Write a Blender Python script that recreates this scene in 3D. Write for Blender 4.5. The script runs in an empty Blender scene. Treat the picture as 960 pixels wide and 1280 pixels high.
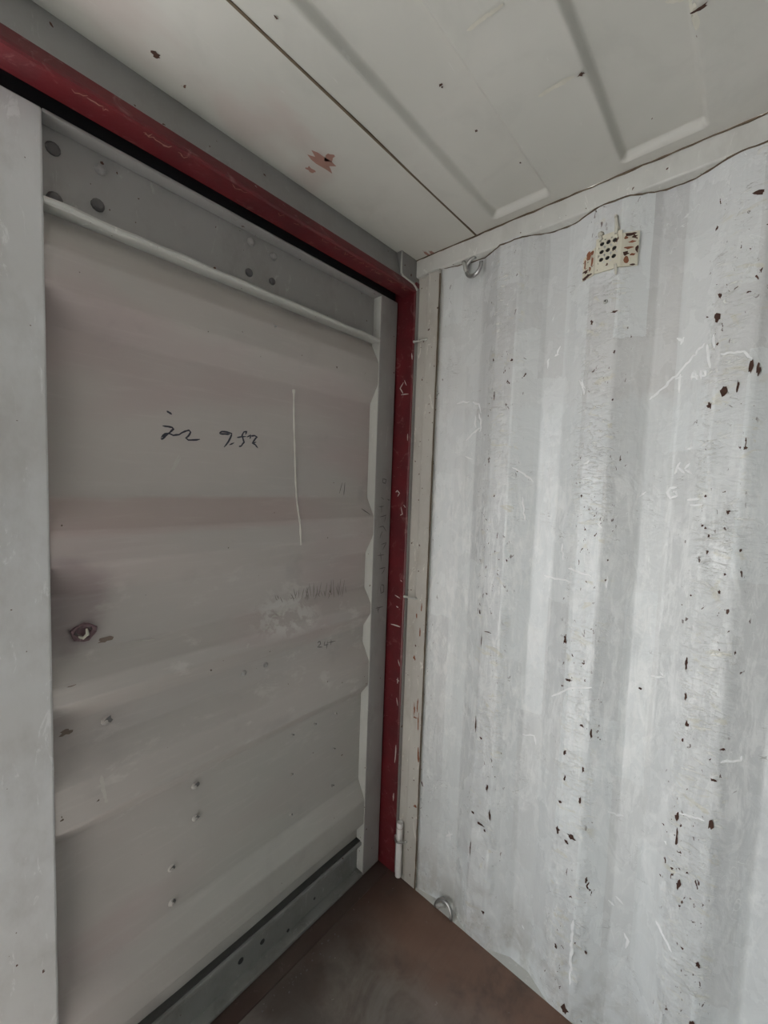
import bpy, math, random
from mathutils import Vector, Matrix, noise

random.seed(7)
S = bpy.context.scene
COL = S.collection

# ------------------------------------------------------------------ camera
FOC = 514.9                                   # pixels, for a 960x1280 frame
CAM = Vector((-1.2333, -1.0027, 1.5608))
_yaw, _pit, _rol = 0.8432, -0.065, 0.0342
_f = Vector((math.sin(_yaw)*math.cos(_pit), math.cos(_yaw)*math.cos(_pit), math.sin(_pit)))
_r0 = Vector((math.cos(_yaw), -math.sin(_yaw), 0)); _u0 = _r0.cross(_f)
_r = _r0*math.cos(_rol) + _u0*math.sin(_rol)
_u = -_r0*math.sin(_rol) + _u0*math.cos(_rol)
cd = bpy.data.cameras.new('camera'); cam = bpy.data.objects.new('camera', cd); COL.objects.link(cam)
cam.matrix_world = Matrix(((_r.x, _u.x, -_f.x, CAM.x), (_r.y, _u.y, -_f.y, CAM.y), (_r.z, _u.z, -_f.z, CAM.z), (0, 0, 0, 1)))
cd.sensor_fit = 'VERTICAL'; cd.sensor_height = 24.0; cd.lens = FOC/1280*24.0
cd.clip_start = 0.02; cd.clip_end = 500
S.camera = cam

# ------------------------------------------------------------------ light
w = bpy.data.worlds.new('sky'); S.world = w; w.use_nodes = True
wn = w.node_tree.nodes; wl = w.node_tree.links
bg = wn['Background']
tc = wn.new('ShaderNodeTexCoord'); sp = wn.new('ShaderNodeSeparateXYZ'); cr = wn.new('ShaderNodeValToRGB')
wl.new(tc.outputs['Generated'], sp.inputs[0]); wl.new(sp.outputs['Z'], cr.inputs[0]); wl.new(cr.outputs[0], bg.inputs['Color'])
cr.color_ramp.elements[0].position = 0.0; cr.color_ramp.elements[0].color = (0.95, 0.98, 1.0, 1)
cr.color_ramp.elements[1].position = 0.8; cr.color_ramp.elements[1].color = (0.80, 0.90, 1.0, 1)
bg.inputs['Strength'].default_value = 1.9
sd = bpy.data.lights.new('sun', 'SUN'); sd.energy = 12.0; sd.angle = math.radians(3); sd.color = (1.0, 0.965, 0.93)
sun = bpy.data.objects.new('sun', sd); COL.objects.link(sun); sun.location = (4, 5, 9)
sun.rotation_euler = Vector((-0.28, -0.50, -1.0)).to_track_quat('-Z', 'Y').to_euler()
pd = bpy.data.lights.new('doorway_portal', 'AREA'); pd.shape = 'RECTANGLE'; pd.size = 1.17; pd.size_y = 2.25; pd.cycles.is_portal = True
por = bpy.data.objects.new('doorway_portal', pd); COL.objects.link(por)
por.location = (-1.752, 0.10, 1.135)
por.rotation_euler = Vector((0, -1, 0)).to_track_quat('-Z', 'Z').to_euler()
S.view_settings.view_transform = 'Standard'; S.view_settings.look = 'None'
S.view_settings.gamma = 1.0; S.view_settings.use_curve_mapping = False
S.view_settings.exposure = 1.34
S.cycles.max_bounces = 14; S.cycles.diffuse_bounces = 10; S.cycles.glossy_bounces = 6
S.cycles.sample_clamp_indirect = 8.0

# ------------------------------------------------------------------ materials
class NT:
    def __init__(s, name):
        s.m = bpy.data.materials.new(name); s.m.use_nodes = True
        s.t = s.m.node_tree; s.b = s.t.nodes['Principled BSDF']
        s.pos = s.n('ShaderNodeNewGeometry').outputs['Position']
    def n(s, t, **k):
        x = s.t.nodes.new(t)
        for a, v in k.items(): setattr(x, a, v)
        return x
    def put(s, sock, v):
        if isinstance(v, bpy.types.NodeSocket): s.t.links.new(v, sock)
        elif isinstance(v, tuple) and len(v) == 3 and sock.type == 'RGBA': sock.default_value = (*v, 1)
        else: sock.default_value = v
    def math(s, op, a, b=0.0, c=None):
        x = s.n('ShaderNodeMath', operation=op); s.put(x.inputs[0], a); s.put(x.inputs[1], b)
        if c is not None: s.put(x.inputs[2], c)
        return x.outputs[0]
    def xyz(s, v=None):
        x = s.n('ShaderNodeSeparateXYZ'); s.put(x.inputs[0], v or s.pos); return x.outputs
    def comb(s, x, y, z):
        c = s.n('ShaderNodeCombineXYZ'); s.put(c.inputs[0], x); s.put(c.inputs[1], y); s.put(c.inputs[2], z); return c.outputs[0]
    def scl(s, v3, off=(0, 0, 0)):
        x = s.n('ShaderNodeMapping'); s.put(x.inputs['Vector'], s.pos); x.inputs['Scale'].default_value = v3; x.inputs['Location'].default_value = off
        return x.outputs[0]
    def noise(s, scale=(1, 1, 1), det=4, rough=.55, dist=0.0, off=(0, 0, 0)):
        x = s.n('ShaderNodeTexNoise'); s.put(x.inputs['Vector'], s.scl(scale, off)); x.inputs['Scale'].default_value = 1
        x.inputs['Detail'].default_value = det; x.inputs['Roughness'].default_value = rough; x.inputs['Distortion'].default_value = dist
        return x.outputs['Fac']
    def ramp(s, v, a, b, lo=0.0, hi=1.0):
        x = s.n('ShaderNodeMapRange', interpolation_type='SMOOTHSTEP'); s.put(x.inputs[0], v)
        for i, q in enumerate((a, b, lo, hi)): s.put(x.inputs[i+1], q)
        return x.outputs[0]
    def mix(s, f, a, b, mode='MIX'):
        x = s.n('ShaderNodeMix', data_type='RGBA', blend_type=mode)
        s.put(x.inputs[0], f); s.put(x.inputs[6], a); s.put(x.inputs[7], b); return x.outputs[2]
    def mul(s, *a):
        r = a[0]
        for b in a[1:]: r = s.math('MULTIPLY', r, b)
        return r
    def fin(s, col, rough=.5, spec=.5, metal=0.0, bump=None, bs=.3, bd=.002):
        s.put(s.b.inputs['Base Color'], col); s.put(s.b.inputs['Roughness'], rough)
        s.put(s.b.inputs['Specular IOR Level'], spec); s.put(s.b.inputs['Metallic'], metal)
        if bump is not None:
            x = s.n('ShaderNodeBump'); x.inputs['Strength'].default_value = bs; x.inputs['Distance'].default_value = bd
            s.put(x.inputs['Height'], bump); s.put(s.b.inputs['Normal'], x.outputs[0])
        return s.m

def paint(name, base, var, rust=.0, scuff=.0, rough=.45, grime=.25, grimecol=(.16, .14, .12), bs=.25, k=1.0):
    """worn enamel: tint drift, dull grime, light scuffs, tiny rust specks"""
    t = NT(name)
    c = t.mix(t.ramp(t.noise((2.3, 2.3, 2.3), 3), .35, .65), base, var)
    c = t.mix(t.mul(t.ramp(t.noise((9*k, 9*k, 5*k), 6, .65), .45, .75), grime), c, grimecol)
    if scuff:
        s1 = t.mul(t.ramp(t.noise((34, 34, 10), 5, .7, 1.2, (3, 1, 8)), .60, .68), scuff)
        c = t.mix(s1, c, tuple(min(1, q*1.35+.06) for q in base))
    if rust:
        r = t.mul(t.ramp(t.noise((60, 60, 60), 2, .5, 0, (5, 5, 5)), .735-.03*rust, .75-.03*rust), 1.0)
        c = t.mix(r, c, (.09, .035, .02))
    b = t.noise((120, 120, 120), 3, .6); b2 = t.noise((14, 14, 14), 4, .55)
    h = t.math('ADD', t.mul(b, .25), b2)
    return t.fin(c, t.ramp(t.noise((6, 6, 6), 3), .3, .7, rough-.07, rough+.12), .45, 0, h, bs, .003)

def flat(name, c, rough=.5, metal=0.0):
    t = NT(name)
    v = t.mix(t.noise((40, 40, 40), 3), tuple(q*.82 for q in c), tuple(min(1, q*1.15) for q in c))
    return t.fin(v, rough, .5, metal, t.noise((150, 150, 150), 2), .15, .001)

def wall_paint():
    t = NT('worn_wall_enamel')
    x, y, z = t.xyz()
    inner = t.ramp(x, .004, .016, 1.0, 0.0)                       # raised flats, where cargo rubs
    base = t.mix(t.ramp(t.noise((2, 1.6, 1.1), 3, .5), .38, .62), (.56, .565, .565), (.63, .63, .62))
    # touched-up rectangles of slightly different paint
    yc = t.math('FLOOR', t.math('DIVIDE', t.math('ADD', y, t.mul(t.noise((1, 30, 9), 2), .006)), .0695))
    z0 = t.math('ADD', t.math('ADD', z, t.mul(yc, .37)), t.mul(t.noise((3, 25, 6), 3), .04))
    wn1 = t.n('ShaderNodeTexWhiteNoise', noise_dimensions='2D'); t.put(wn1.inputs['Vector'], t.comb(yc, t.math('FLOOR', t.math('DIVIDE', z0, .52)), 0))
    col = t.mix(t.ramp(wn1.outputs['Value'], 0.1, .9, 0.0, .8), base, (.74, .765, .765))
    low = t.ramp(t.math('ADD', z, t.mul(t.noise((2, 22, 5), 3), .10)), 1.84, 1.88, 1.0, 0.0)
    col = t.mix(t.mul(low, .3), col, (.72, .77, .78))
    # vertical streaks of run-off
    st = t.ramp(t.noise((20, 70, 1.6), 5, .6, .3), .48, .72)
    col = t.mix(t.mul(st, .35), col, (.70, .72, .71))
    st2 = t.ramp(t.noise((20, 45, 1.3), 5, .6, .3, (4, 9, 2)), .52, .75)
    col = t.mix(t.mul(st2, .22), col, (.50, .50, .49))
    # cloudy white rub
    cl = t.mul(t.ramp(t.noise((7, 16, 7), 6, .68, 1.4, (1, 1, 3)), .50, .66), t.ramp(z, 2.1, 1.5, .0, 1.0))
    col = t.mix(t.mul(cl, .45), col, (.84, .85, .84))
    ws_ = t.mul(t.ramp(t.noise((9, 42, 9), 6, .75, .6, (2, 5, 3)), .47, .60), t.ramp(z, 1.75, 1.45), t.ramp(z, .35, .75), t.ramp(t.noise((1, 4, 2.4), 3, .5, 0, (6, 3, 3)), .38, .52))
    col = t.mix(t.mul(ws_, .5), col, (.88, .89, .88))
    # horizontal scrapes on the raised flats
    sc = t.mul(t.ramp(t.noise((14, 20, 60), 6, .75, 1.6), .54, .60), t.ramp(t.noise((2, 5, 3.2), 3, .5, 0, (7, 1, 1)), .48, .58), inner)
    col = t.mix(t.mul(sc, .6), col, (.84, .84, .79))
    yl = t.mul(t.ramp(t.noise((8, 14, 26), 5, .6, 1.0, (9, 2, 6)), .58, .68), inner)
    col = t.mix(t.mul(yl, .45), col, (.62, .59, .46))
    # thin white scratches
    def lines(sc3, wdt, off, th):
        n = t.noise(sc3, 2, .4, 1.5, off)
        l = t.ramp(t.math('ABSOLUTE', t.math('SUBTRACT', n, .5)), 0, wdt, 1.0, 0.0)
        return t.mul(l, t.ramp(t.noise((5, 9, 5), 3, .6, 0, off), th, th+.05))
    col = t.mix(t.mul(lines((3, 17, 13), .006, (3, 3, 3), .55), .7), col, (.85, .87, .86))
    col = t.mix(t.mul(lines((3, 30, 9), .006, (8, 2, 1), .56), .6), col, (.85, .87, .86))
    col = t.mix(t.mul(lines((3, 12, 42), .008, (1, 6, 4), .57), .6), col, (.32, .31, .29))
    # rust pinpricks, mainly near the raised flats' edges
    edge = t.mul(t.ramp(x, .0, .004, .25, 1.0), t.ramp(x, .022, .012, 0.0, 1.0))
    ru = t.mul(t.ramp(t.noise((55, 75, 42), 3, .6, .6, (2, 2, 2)), .655, .67), t.ramp(t.math('ADD', edge, t.mul(inner, .5)), .2, .7))
    ru = t.mul(ru, t.ramp(t.noise((2, 7, 3.5), 2, .5, 0, (6, 6, 1)), .47, .56))
    col = t.mix(ru, col, (.07, .03, .02))
    # dirt at the foot
    ft = t.mul(t.ramp(z, .28, 0.0), t.ramp(t.noise((6, 12, 9), 5, .65), .38, .65))
    col = t.mix(t.mul(ft, .45), col, (.30, .27, .21))
    h = t.math('ADD', t.mul(t.noise((10, 13, 11), 5, .6, .8), 1.0), t.mul(sc, .35))
    h = t.math('ADD', h, t.mul(t.noise((12, 26, 60), 4, .6, 1.0, (2, 7, 2)), t.math('ADD', t.mul(inner, t.ramp(z, 2.0, 1.4, .15, .6)), .10)))
    rg = t.ramp(t.noise((5, 12, 7), 4, .6), .3, .7, .15, .36)
    return t.fin(col, rg, .5, 0, h, .55, .006)

def door_paint():
    t = NT('warm_grey_door_enamel')
    x, y, z = t.xyz()
    c = t.mix(t.ramp(t.noise((1.5, 1, 2.6), 3, .5), .36, .64), (.43, .402, .378), (.47, .43, .405))
    pk = t.ramp(t.noise((1.2, 1, 3.1), 3, .5, .4, (3, 0, 7)), .5, .68)
    c = t.mix(t.mul(pk, .6), c, (.43, .345, .335))
    gr = t.mul(t.ramp(z, .95, .6), t.ramp(x, -1.0, -.5))
    c = t.mix(t.mul(gr, .55), c, (.385, .40, .365))
    nz = t.math('ADD', z, t.mul(t.noise((5, 1, 5), 4), .03))
    c = t.mix(t.mul(t.ramp(nz, 1.435, 1.455), t.ramp(nz, 1.535, 1.52), t.ramp(x, -.2, -.6), .5), c, (.43, .325, .305))
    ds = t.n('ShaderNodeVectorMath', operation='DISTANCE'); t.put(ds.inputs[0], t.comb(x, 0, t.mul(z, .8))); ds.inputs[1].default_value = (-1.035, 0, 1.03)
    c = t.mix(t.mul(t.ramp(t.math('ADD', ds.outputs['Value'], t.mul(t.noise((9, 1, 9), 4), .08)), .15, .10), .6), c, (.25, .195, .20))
    ds = t.n('ShaderNodeVectorMath', operation='DISTANCE'); t.put(ds.inputs[0], t.comb(t.mul(x, .5), 0, z)); ds.inputs[1].default_value = (-.235, 0, 1.14)
    c = t.mix(t.mul(t.ramp(ds.outputs['Value'], .085, .03), t.ramp(t.noise((22, 2, 26), 5, .65, .3), .44, .56), .7), c, (.60, .585, .555))
    brush = t.ramp(t.noise((7, 1, 70), 5, .6, .3), .5, .72)
    c = t.mix(t.mul(brush, .14), c, (.60, .57, .54))
    rub = t.mul(t.ramp(t.noise((8, 3, 16), 6, .65, .3, (2, 2, 9)), .56, .68), t.ramp(z, 1.45, 1.15), t.ramp(z, .55, .8))
    c = t.mix(t.mul(rub, .35), c, (.66, .64, .60))
    dk = t.mul(t.ramp(t.noise((3.5, 2, 4), 4, .6, .3, (8, 1, 1)), .58, .72))
    c = t.mix(t.mul(dk, .3), c, (.27, .23, .23))
    sp = t.ramp(t.noise((42, 10, 42), 2, .5, 0, (1, 4, 2)), .76, .775)
    c = t.mix(sp, c, (.10, .07, .05))
    h = t.math('ADD', t.noise((9, 3, 9), 4, .55, .4), t.mul(t.noise((90, 90, 90), 3), .12))
    return t.fin(c, t.ramp(t.noise((5, 5, 5), 3), .3, .7, .42, .6), .42, 0, h, .35, .004)

def roof_paint():
    t = NT('pale_roof_enamel')
    x, y, z = t.xyz()
    c = t.mix(t.ramp(t.noise((2, 2, 2), 4, .55), .36, .64), (.55, .545, .50), (.60, .59, .545))
    gr = t.ramp(t.noise((7, 7, 7), 6, .65, .6, (3, 3, 3)), .47, .72)
    c = t.mix(t.mul(gr, .25), c, (.42, .42, .39))
    pk = t.mul(t.ramp(t.noise((3.3, 5, 3), 3, .5, .2, (1, 5, 3)), .52, .68), t.ramp(y, -.26, -.2))
    c = t.mix(t.mul(pk, .5), c, (.52, .43, .40))
    s1 = t.ramp(t.noise((5, 60, 5), 5, .7, 1.2, (3, 9, 8)), .66, .70)
    c = t.mix(t.mul(s1, .4), c, (.68, .68, .64))
    sp = t.ramp(t.noise((34, 34, 34), 2, .5, 0, (9, 4, 2)), .775, .79)
    c = t.mix(sp, c, (.12, .06, .04))
    h = t.math('ADD', t.noise((5, 5, 5), 4, .55, .4), t.mul(t.noise((60, 60, 60), 3), .15))
    return t.fin(c, .5, .4, 0, h, .3, .004)

def red_paint():
    t = NT('dark_red_primer')
    c = t.mix(t.ramp(t.noise((6, 6, 6), 5, .6), .35, .65), (.145, .015, .020), (.095, .012, .016))
    w1 = t.ramp(t.noise((16, 26, 26), 5, .7, .8, (3, 1, 2)), .56, .68)
    c = t.mix(t.mul(w1, .45), c, (.30, .15, .14))
    w2 = t.ramp(t.noise((20, 20, 70), 4, .7, .5, (7, 1, 2)), .70, .73)
    c = t.mix(t.mul(w2, .7), c, (.55, .48, .45))
    return t.fin(c, .34, .5, 0, t.noise((18, 18, 18), 4), .4, .004)

def floor_ply():
    t = NT('grimy_brown_plywood')
    x, y, z = t.xyz()
    c = t.mix(t.ramp(t.noise((3, 2, 1), 5, .6, .5), .35, .65), (.105, .080, .064), (.20, .175, .150))
    gz = t.ramp(t.noise((5, 5, 1), 6, .65, .8, (4, 4, 4)), .42, .64)
    c = t.mix(t.mul(gz, .5), c, (.25, .23, .20))
    edge = t.ramp(t.math('ADD', t.math('ADD', x, t.mul(y, -.05)), t.mul(t.noise((4, 4, 1), 4), .25)), -.22, .02)
    c = t.mix(t.mul(edge, .8), c, (.20, .105, .072))
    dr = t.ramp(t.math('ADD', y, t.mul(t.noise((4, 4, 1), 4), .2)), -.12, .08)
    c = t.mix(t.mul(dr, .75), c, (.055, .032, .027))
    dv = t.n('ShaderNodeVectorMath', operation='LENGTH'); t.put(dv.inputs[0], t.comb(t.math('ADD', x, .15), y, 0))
    dust_bounce = t.ramp(t.math('ADD', dv.outputs['Value'], t.mul(t.noise((3, 3, 1), 5, .6), .5)), .95, 1.6)
    c = t.mix(t.mul(dust_bounce, .85), c, (.38, .365, .345))  # pale dust far from the corner, added to bounce light up onto the door
    c = t.mix(t.mul(t.ramp(t.math('ADD', dv.outputs['Value'], t.mul(t.noise((5, 5, 1), 5, .65, .5, (2, 2, 2)), .5)), .45, 1.0), t.ramp(x, -.06, -.32), .65), c, (.25, .235, .215))
    sp = t.ramp(t.noise((40, 40, 1), 3, .6, 0, (1, 1, 1)), .70, .74)
    c = t.mix(t.mul(sp, .5), c, (.35, .33, .3))
    bl = t.ramp(t.noise((4.5, 4.5, 1), 5, .62, .3, (6, 2, 4)), .47, .66)
    c = t.mix(t.mul(bl, .6), c, (.065, .052, .045))
    gn = t.noise((3, 90, 1), 4, .6, .3)
    c = t.mix(t.mul(t.ramp(gn, .45, .7), .1), c, (.07, .05, .04))
    h = t.math('ADD', t.mul(gn, .3), t.noise((14, 14, 1), 5, .6))
    return t.fin(c, t.ramp(t.noise((6, 6, 1), 4), .3, .7, .45, .7), .4, 0, h, .4, .004)

M = dict(
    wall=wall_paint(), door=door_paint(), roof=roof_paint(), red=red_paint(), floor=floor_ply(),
    stile=paint('stile_enamel', (.66, .66, .665), (.58, .57, .56), rust=.3, scuff=.35, rough=.5, grime=.3, grimecol=(.27, .24, .21)),
    frame=paint('frame_enamel', (.345, .335, .325), (.31, .30, .29), rust=.2, scuff=.3, rough=.5, grime=.35),
    rail=paint('rail_enamel', (.60, .60, .565), (.66, .655, .62), rust=.2, scuff=.5, rough=.42, grime=.2),
    post=paint('post_enamel', (.60, .58, .53), (.52, .50, .46), rust=1.0, scuff=.7, rough=.4, grime=.35, grimecol=(.28, .24, .18)),
    header=paint('header_enamel', (.30, .295, .29), (.27, .262, .258), rust=.1, scuff=.2, rough=.5, grime=.3),
    weld=paint('weld_enamel', (.56, .56, .53), (.50, .50, .47), rust=.2, scuff=.4, rough=.4, grime=.15),
    vent=paint('yellowed_vent_enamel', (.70, .67, .55), (.66, .63, .52), rust=3.0, scuff=.4, rough=.45, grime=.3, grimecol=(.30, .22, .13), k=4),
    sealant=flat('brown_sealant', (.13, .095, .06), .8),
    rubber=flat('black_gasket_rubber', (.018, .018, .02), .6),
    dark=flat('dark_void', (.012, .010, .009), .9),
    rust=flat('rust', (.065, .030, .02), .9),
    rust2=flat('orange_rust', (.26, .10, .05), .9),
    ink=flat('marker_ink', (.035, .035, .05), .6),
    faint=flat('faded_ink', (.13, .12, .12), .7),
    chalk=flat('white_chalk', (.88, .90, .90), .7),
    drip=flat('dried_white_drip', (.62, .60, .55), .4),
    cream=flat('scuffed_primer', (.62, .60, .52), .6),
    steel=flat('ring_steel', (.42, .42, .41), .28, .85),
    tube=flat('white_plastic', (.95, .92, .88), .4),
    sillred=paint('sill_red_oxide', (.060, .034, .028), (.085, .065, .055), rust=0, scuff=.5, rough=.5, grime=.5, grimecol=(.05, .035, .03)),
    lowrail=paint('grimy_frame_enamel', (.23, .235, .225), (.19, .19, .18), rust=.5, scuff=.4, rough=.5, grime=.6, grimecol=(.09, .085, .075)),  # frame enamel in a darker tone for the bottom rail
    ground=flat('pale_concrete', (.335, .335, .335), .8),
)

# ------------------------------------------------------------------ mesh helpers
def link(name, vs, fs, mat, parent=None, smooth=False):
    me = bpy.data.meshes.new(name); me.from_pydata([tuple(v) for v in vs], [], fs); me.update()
    if smooth: me.polygons.foreach_set('use_smooth', [True]*len(me.polygons))
    me.materials.append(M[mat])
    o = bpy.data.objects.new(name, me); COL.objects.link(o)
    if parent is not None: o.parent = parent
    return o

class MB:
    def __init__(s): s.v = []; s.f = []
    def box(s, a, b, c=0.0):
        """box between corners a, b with chamfer c"""
        import bmesh
        bm = bmesh.new(); bmesh.ops.create_cube(bm, size=1)
        for v in bm.verts:
            v.co = Vector([(a[i]+b[i])/2 + v.co[i]*(b[i]-a[i]) for i in range(3)])
        if c: bmesh.ops.bevel(bm, geom=bm.edges[:], offset=c, segments=2, profile=.5, affect='EDGES')
        return s.bm(bm)
    def bm(s, bm):
        bm.normal_update(); n = len(s.v); bm.verts.index_update()
        s.v += [v.co.copy() for v in bm.verts]; s.f += [tuple(n+v.index for v in f.verts) for f in bm.faces]; bm.free(); return s
    def prism(s, poly, axis, a, b, caps=True):
        """extrude a 2-D polygon (the two other axes in order) along axis from a to b"""
        n = len(s.v); k = len(poly)
        for q in (a, b):
            for p in poly:
                c = list(p); c.insert(axis, q); s.v.append(Vector(c))
        for i in range(k):
            j = (i+1) % k; s.f.append((n+i, n+j, n+k+j, n+k+i))
        if caps: s.f += [tuple(range(n, n+k)), tuple(range(n+2*k-1, n+k-1, -1))]
        return s
    def tube(s, pts, r, seg=8, cap=True):
        n = len(s.v); pts = [Vector(p) for p in pts]; up = None
        for i, p in enumerate(pts):
            d = (pts[min(i+1, len(pts)-1)] - pts[max(i-1, 0)]).normalized()
            if up is None: up = d.orthogonal().normalized()
            up = (up - d*up.dot(d)).normalized(); sd_ = d.cross(up)
            rr = r[i] if isinstance(r, (list, tuple)) else r
            for k in range(seg):
                a = 2*math.pi*k/seg; s.v.append(p + (up*math.cos(a)+sd_*math.sin(a))*rr)
        for i in range(len(pts)-1):
            for k in range(seg):
                k2 = (k+1) % seg; s.f.append((n+i*seg+k, n+i*seg+k2, n+(i+1)*seg+k2, n+(i+1)*seg+k))
        if cap: s.f += [tuple(range(n+seg-1, n-1, -1)), tuple(range(n+(len(pts)-1)*seg, n+len(pts)*seg))]
        return s
    def ribbon(s, pts, nrm, wd):
        """flat stroke lying on a surface"""
        n = len(s.v); N = Vector(nrm); pts = [Vector(p) for p in pts]
        for i, p in enumerate(pts):
            d = (pts[min(i+1, len(pts)-1)] - pts[max(i-1, 0)])
            d = d.normalized() if d.length > 1e-6 else Vector((0, 0, 1))
            c = N.cross(d).normalized(); e = wd*(.35 if i in (0, len(pts)-1) else 1)*random.uniform(.75, 1.15)/2
            s.v += [p+c*e, p-c*e]
        for i in range(len(pts)-1): s.f.append((n+2*i, n+2*i+1, n+2*i+3, n+2*i+2))
        return s
    def chip(s, p, nrm, rx, ry, seg=13, lift=.0006):
        """ragged flat fleck; rx across, ry along z (or y when nrm is z)"""
        n = len(s.v); N = Vector(nrm); a1 = Vector((0, 1, 0)) if abs(N.z) > .5 else Vector((0, 0, 1)); a2 = N.cross(a1)
        c = Vector(p)+N*lift
        s.v.append(c)
        for k in range(seg):
            t = 2*math.pi*k/seg; q = random.uniform(.45, 1.25)
            s.v.append(c + a2*math.cos(t)*rx*q + a1*math.sin(t)*ry*q)
        for k in range(seg): s.f.append((n, n+1+k, n+1+(k+1) % seg))
        return s
    def build(s, name, mat, parent=None, smooth=False): return link(name, s.v, s.f, mat, parent, smooth)

def empty(name, loc=(0, 0, 0), parent=None):
    o = bpy.data.objects.new(name, None); o.location = loc; o.empty_display_size = .1; COL.objects.link(o)
    if parent is not None: o.parent = parent
    return o
def tag(o, label=None, cat=None, group=None, kind=None):
    if label: o['label'] = label
    if cat: o['category'] = cat
    if group: o['group'] = group
    if kind: o['kind'] = kind
    return o

def sstep(a, b, x):
    t = min(1, max(0, (x-a)/(b-a))); return t*t*(3-2*t)
def lerp_pts(P, x):
    if x <= P[0][0]: return P[0][1]
    for (a, va), (b, vb) in zip(P, P[1:]):
        if x <= b: return va + (vb-va)*(x-a)/(b-a)
    return P[-1][1]

# pixel of the photograph -> point on a surface of the container
def ray(px, py): return _f + _r*((px-480)/FOC) + _u*((640-py)/FOC)
def on(ax, val, px, py):
    d = ray(px, py); return CAM + d*((val-CAM[ax])/d[ax])

H = 2.39; W = 2.34; LEN = 12.0
DEP = .036
# ---- profile of the corrugated side sheet, t = distance from the door plane
WP = [(.10, .010), (.14, .012), (.235, .033), (.285, DEP), (.357, 0)]
t0 = .424
while t0 < LEN+.3:
    WP += [(t0, 0), (t0+.080, DEP), (t0+.144, DEP), (t0+.216, 0)]; t0 += .2805
def wall_x(y): return lerp_pts(WP, -y)
# ---- profile of the corrugated door sheet, recess y .090, crest y .052
RY, CY = .090, .053
DP = [(0.0, RY), (.185, RY), (.224, CY), (.322, CY), (.392, RY), (.745, RY), (.79, CY), (.885, CY), (.950, RY), (1.015, RY), (1.07, CY), (1.11, CY), (1.165, RY),
      (1.300, RY), (1.370, CY), (1.442, CY), (1.512, RY), (1.862, RY), (1.930, CY), (2.008, CY), (2.075, RY), (2.3, RY)]
def door_y(z): return lerp_pts(DP, z)
def door_wave(x, z):
    return noise.fractal(Vector((x*3, 1, z*4)), 1, 2, 3)*.0022*sstep(0, .06, x+1.064)*sstep(0, .06, -.104-x)
def on_door(px, py, lift=.0008):
    p = on(1, .07, px, py)
    for _ in range(6): p = on(1, door_y(p.z)+door_wave(p.x, p.z), px, py)
    return p - Vector((0, lift, 0))
def on_wall(px, py, lift=.0010):
    p = on(0, .0, px, py)
    for _ in range(10):
        p = on(0, (wall_x(p.y)+wall_dent(p.y, p.z)+p.x)/2, px, py)
    return Vector((wall_x(p.y) + wall_dent(p.y, p.z) - lift, p.y, p.z))

# ------------------------------------------------------------------ ground outside
g = MB().box((-40, .35, -.45), (40, 60, -.25)).build('ground', 'ground')
tag(g, 'pale concrete yard outside the open door leaf', 'ground', kind='structure')

# ------------------------------------------------------------------ floor
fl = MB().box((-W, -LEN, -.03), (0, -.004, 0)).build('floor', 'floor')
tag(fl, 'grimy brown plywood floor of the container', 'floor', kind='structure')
sill = MB().box((-W, -.001, -.05), (0.0, .11, -.0005), .003).build('trim_1', 'sillred')
tag(sill, 'dark red steel door sill along the foot of the door', 'sill', kind='structure')
fk = MB()
for _ in range(34):
    x = random.gauss(-.55, .16); y = random.gauss(-.035, .012)
    if -1.0 < x < -.2: fk.chip((x, y, 0), (0, 0, 1), random.uniform(.001, .005), random.uniform(.001, .004), 6)
tag(fk.build('paint_flake', 'faint', fl), kind='stuff')

# ------------------------------------------------------------------ right wall
def dent(y, z):
    v = noise.fractal(Vector((0, y*5, z*3.3)), 1, 2, 3)*.0030
    inn = 1.0 if wall_x(y) < .008 else .35
    v += noise.fractal(Vector((4, y*13, z*9)), 1, 2, 3)*.0028*inn*sstep(1.95, 1.2, z)
    v += noise.fractal(Vector((9, y*20, z*20)), 1, 2, 4)*.006*inn*sstep(.6, .25, z)
    q = math.hypot(y+.672, (z-2.2)*.8); v = v*sstep(.07, .13, q) + .0016*(1-sstep(.07, .13, q))
    for (dy, dz, r_, a_) in DENTS:
        q = ((y-dy)**2+((z-dz)*.7)**2)/(r_*r_)
        if q < 6: v += a_*math.exp(-q)
    return v
DENTS = []
for (px, py, r_, a_) in [(885,692,.022,.006),(706,870,.020,.006),(800,800,.035,.007),(612,905,.018,.005),(606,775,.020,.005),(852,880,.022,.005),(700,1170,.024,-.007),(712,1210,.020,.008),(835,1185,.025,.007),(850,1235,.024,-.007),(820,1230,.02,.006),
        (600,1035,.016,.005),(640,1190,.03,.004),(740,500,.02,.003),(900,560,.025,.004),(690,1085,.018,.005),(880,960,.025,-.004),(748,590,.02,-.003)]:
    p_ = on(0, .01, px, py); DENTS.append((p_.y, p_.z, r_, a_))
ys = []
t = .128
while t < 1.9: ys.append(-t); t += .006
while t < LEN: ys.append(-t); t += .035
ys = [q for q in ys if all(abs(-q-b_) > .0035 for b_, _ in WP)] + [-b_+d_ for b_, _ in WP if .14 < b_ < LEN-.05 for d_ in (-.0025, .0025)]
ys.sort(reverse=True)
zs = [-.012]+[i*.0145 for i in range(1, int(2.345/.0145)+1)]
def wall_dent(y, z): return dent(y, z)*sstep(0, .04, z)*(1-sstep(2.25, 2.33, z))*sstep(.13, .17, -y)
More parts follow.
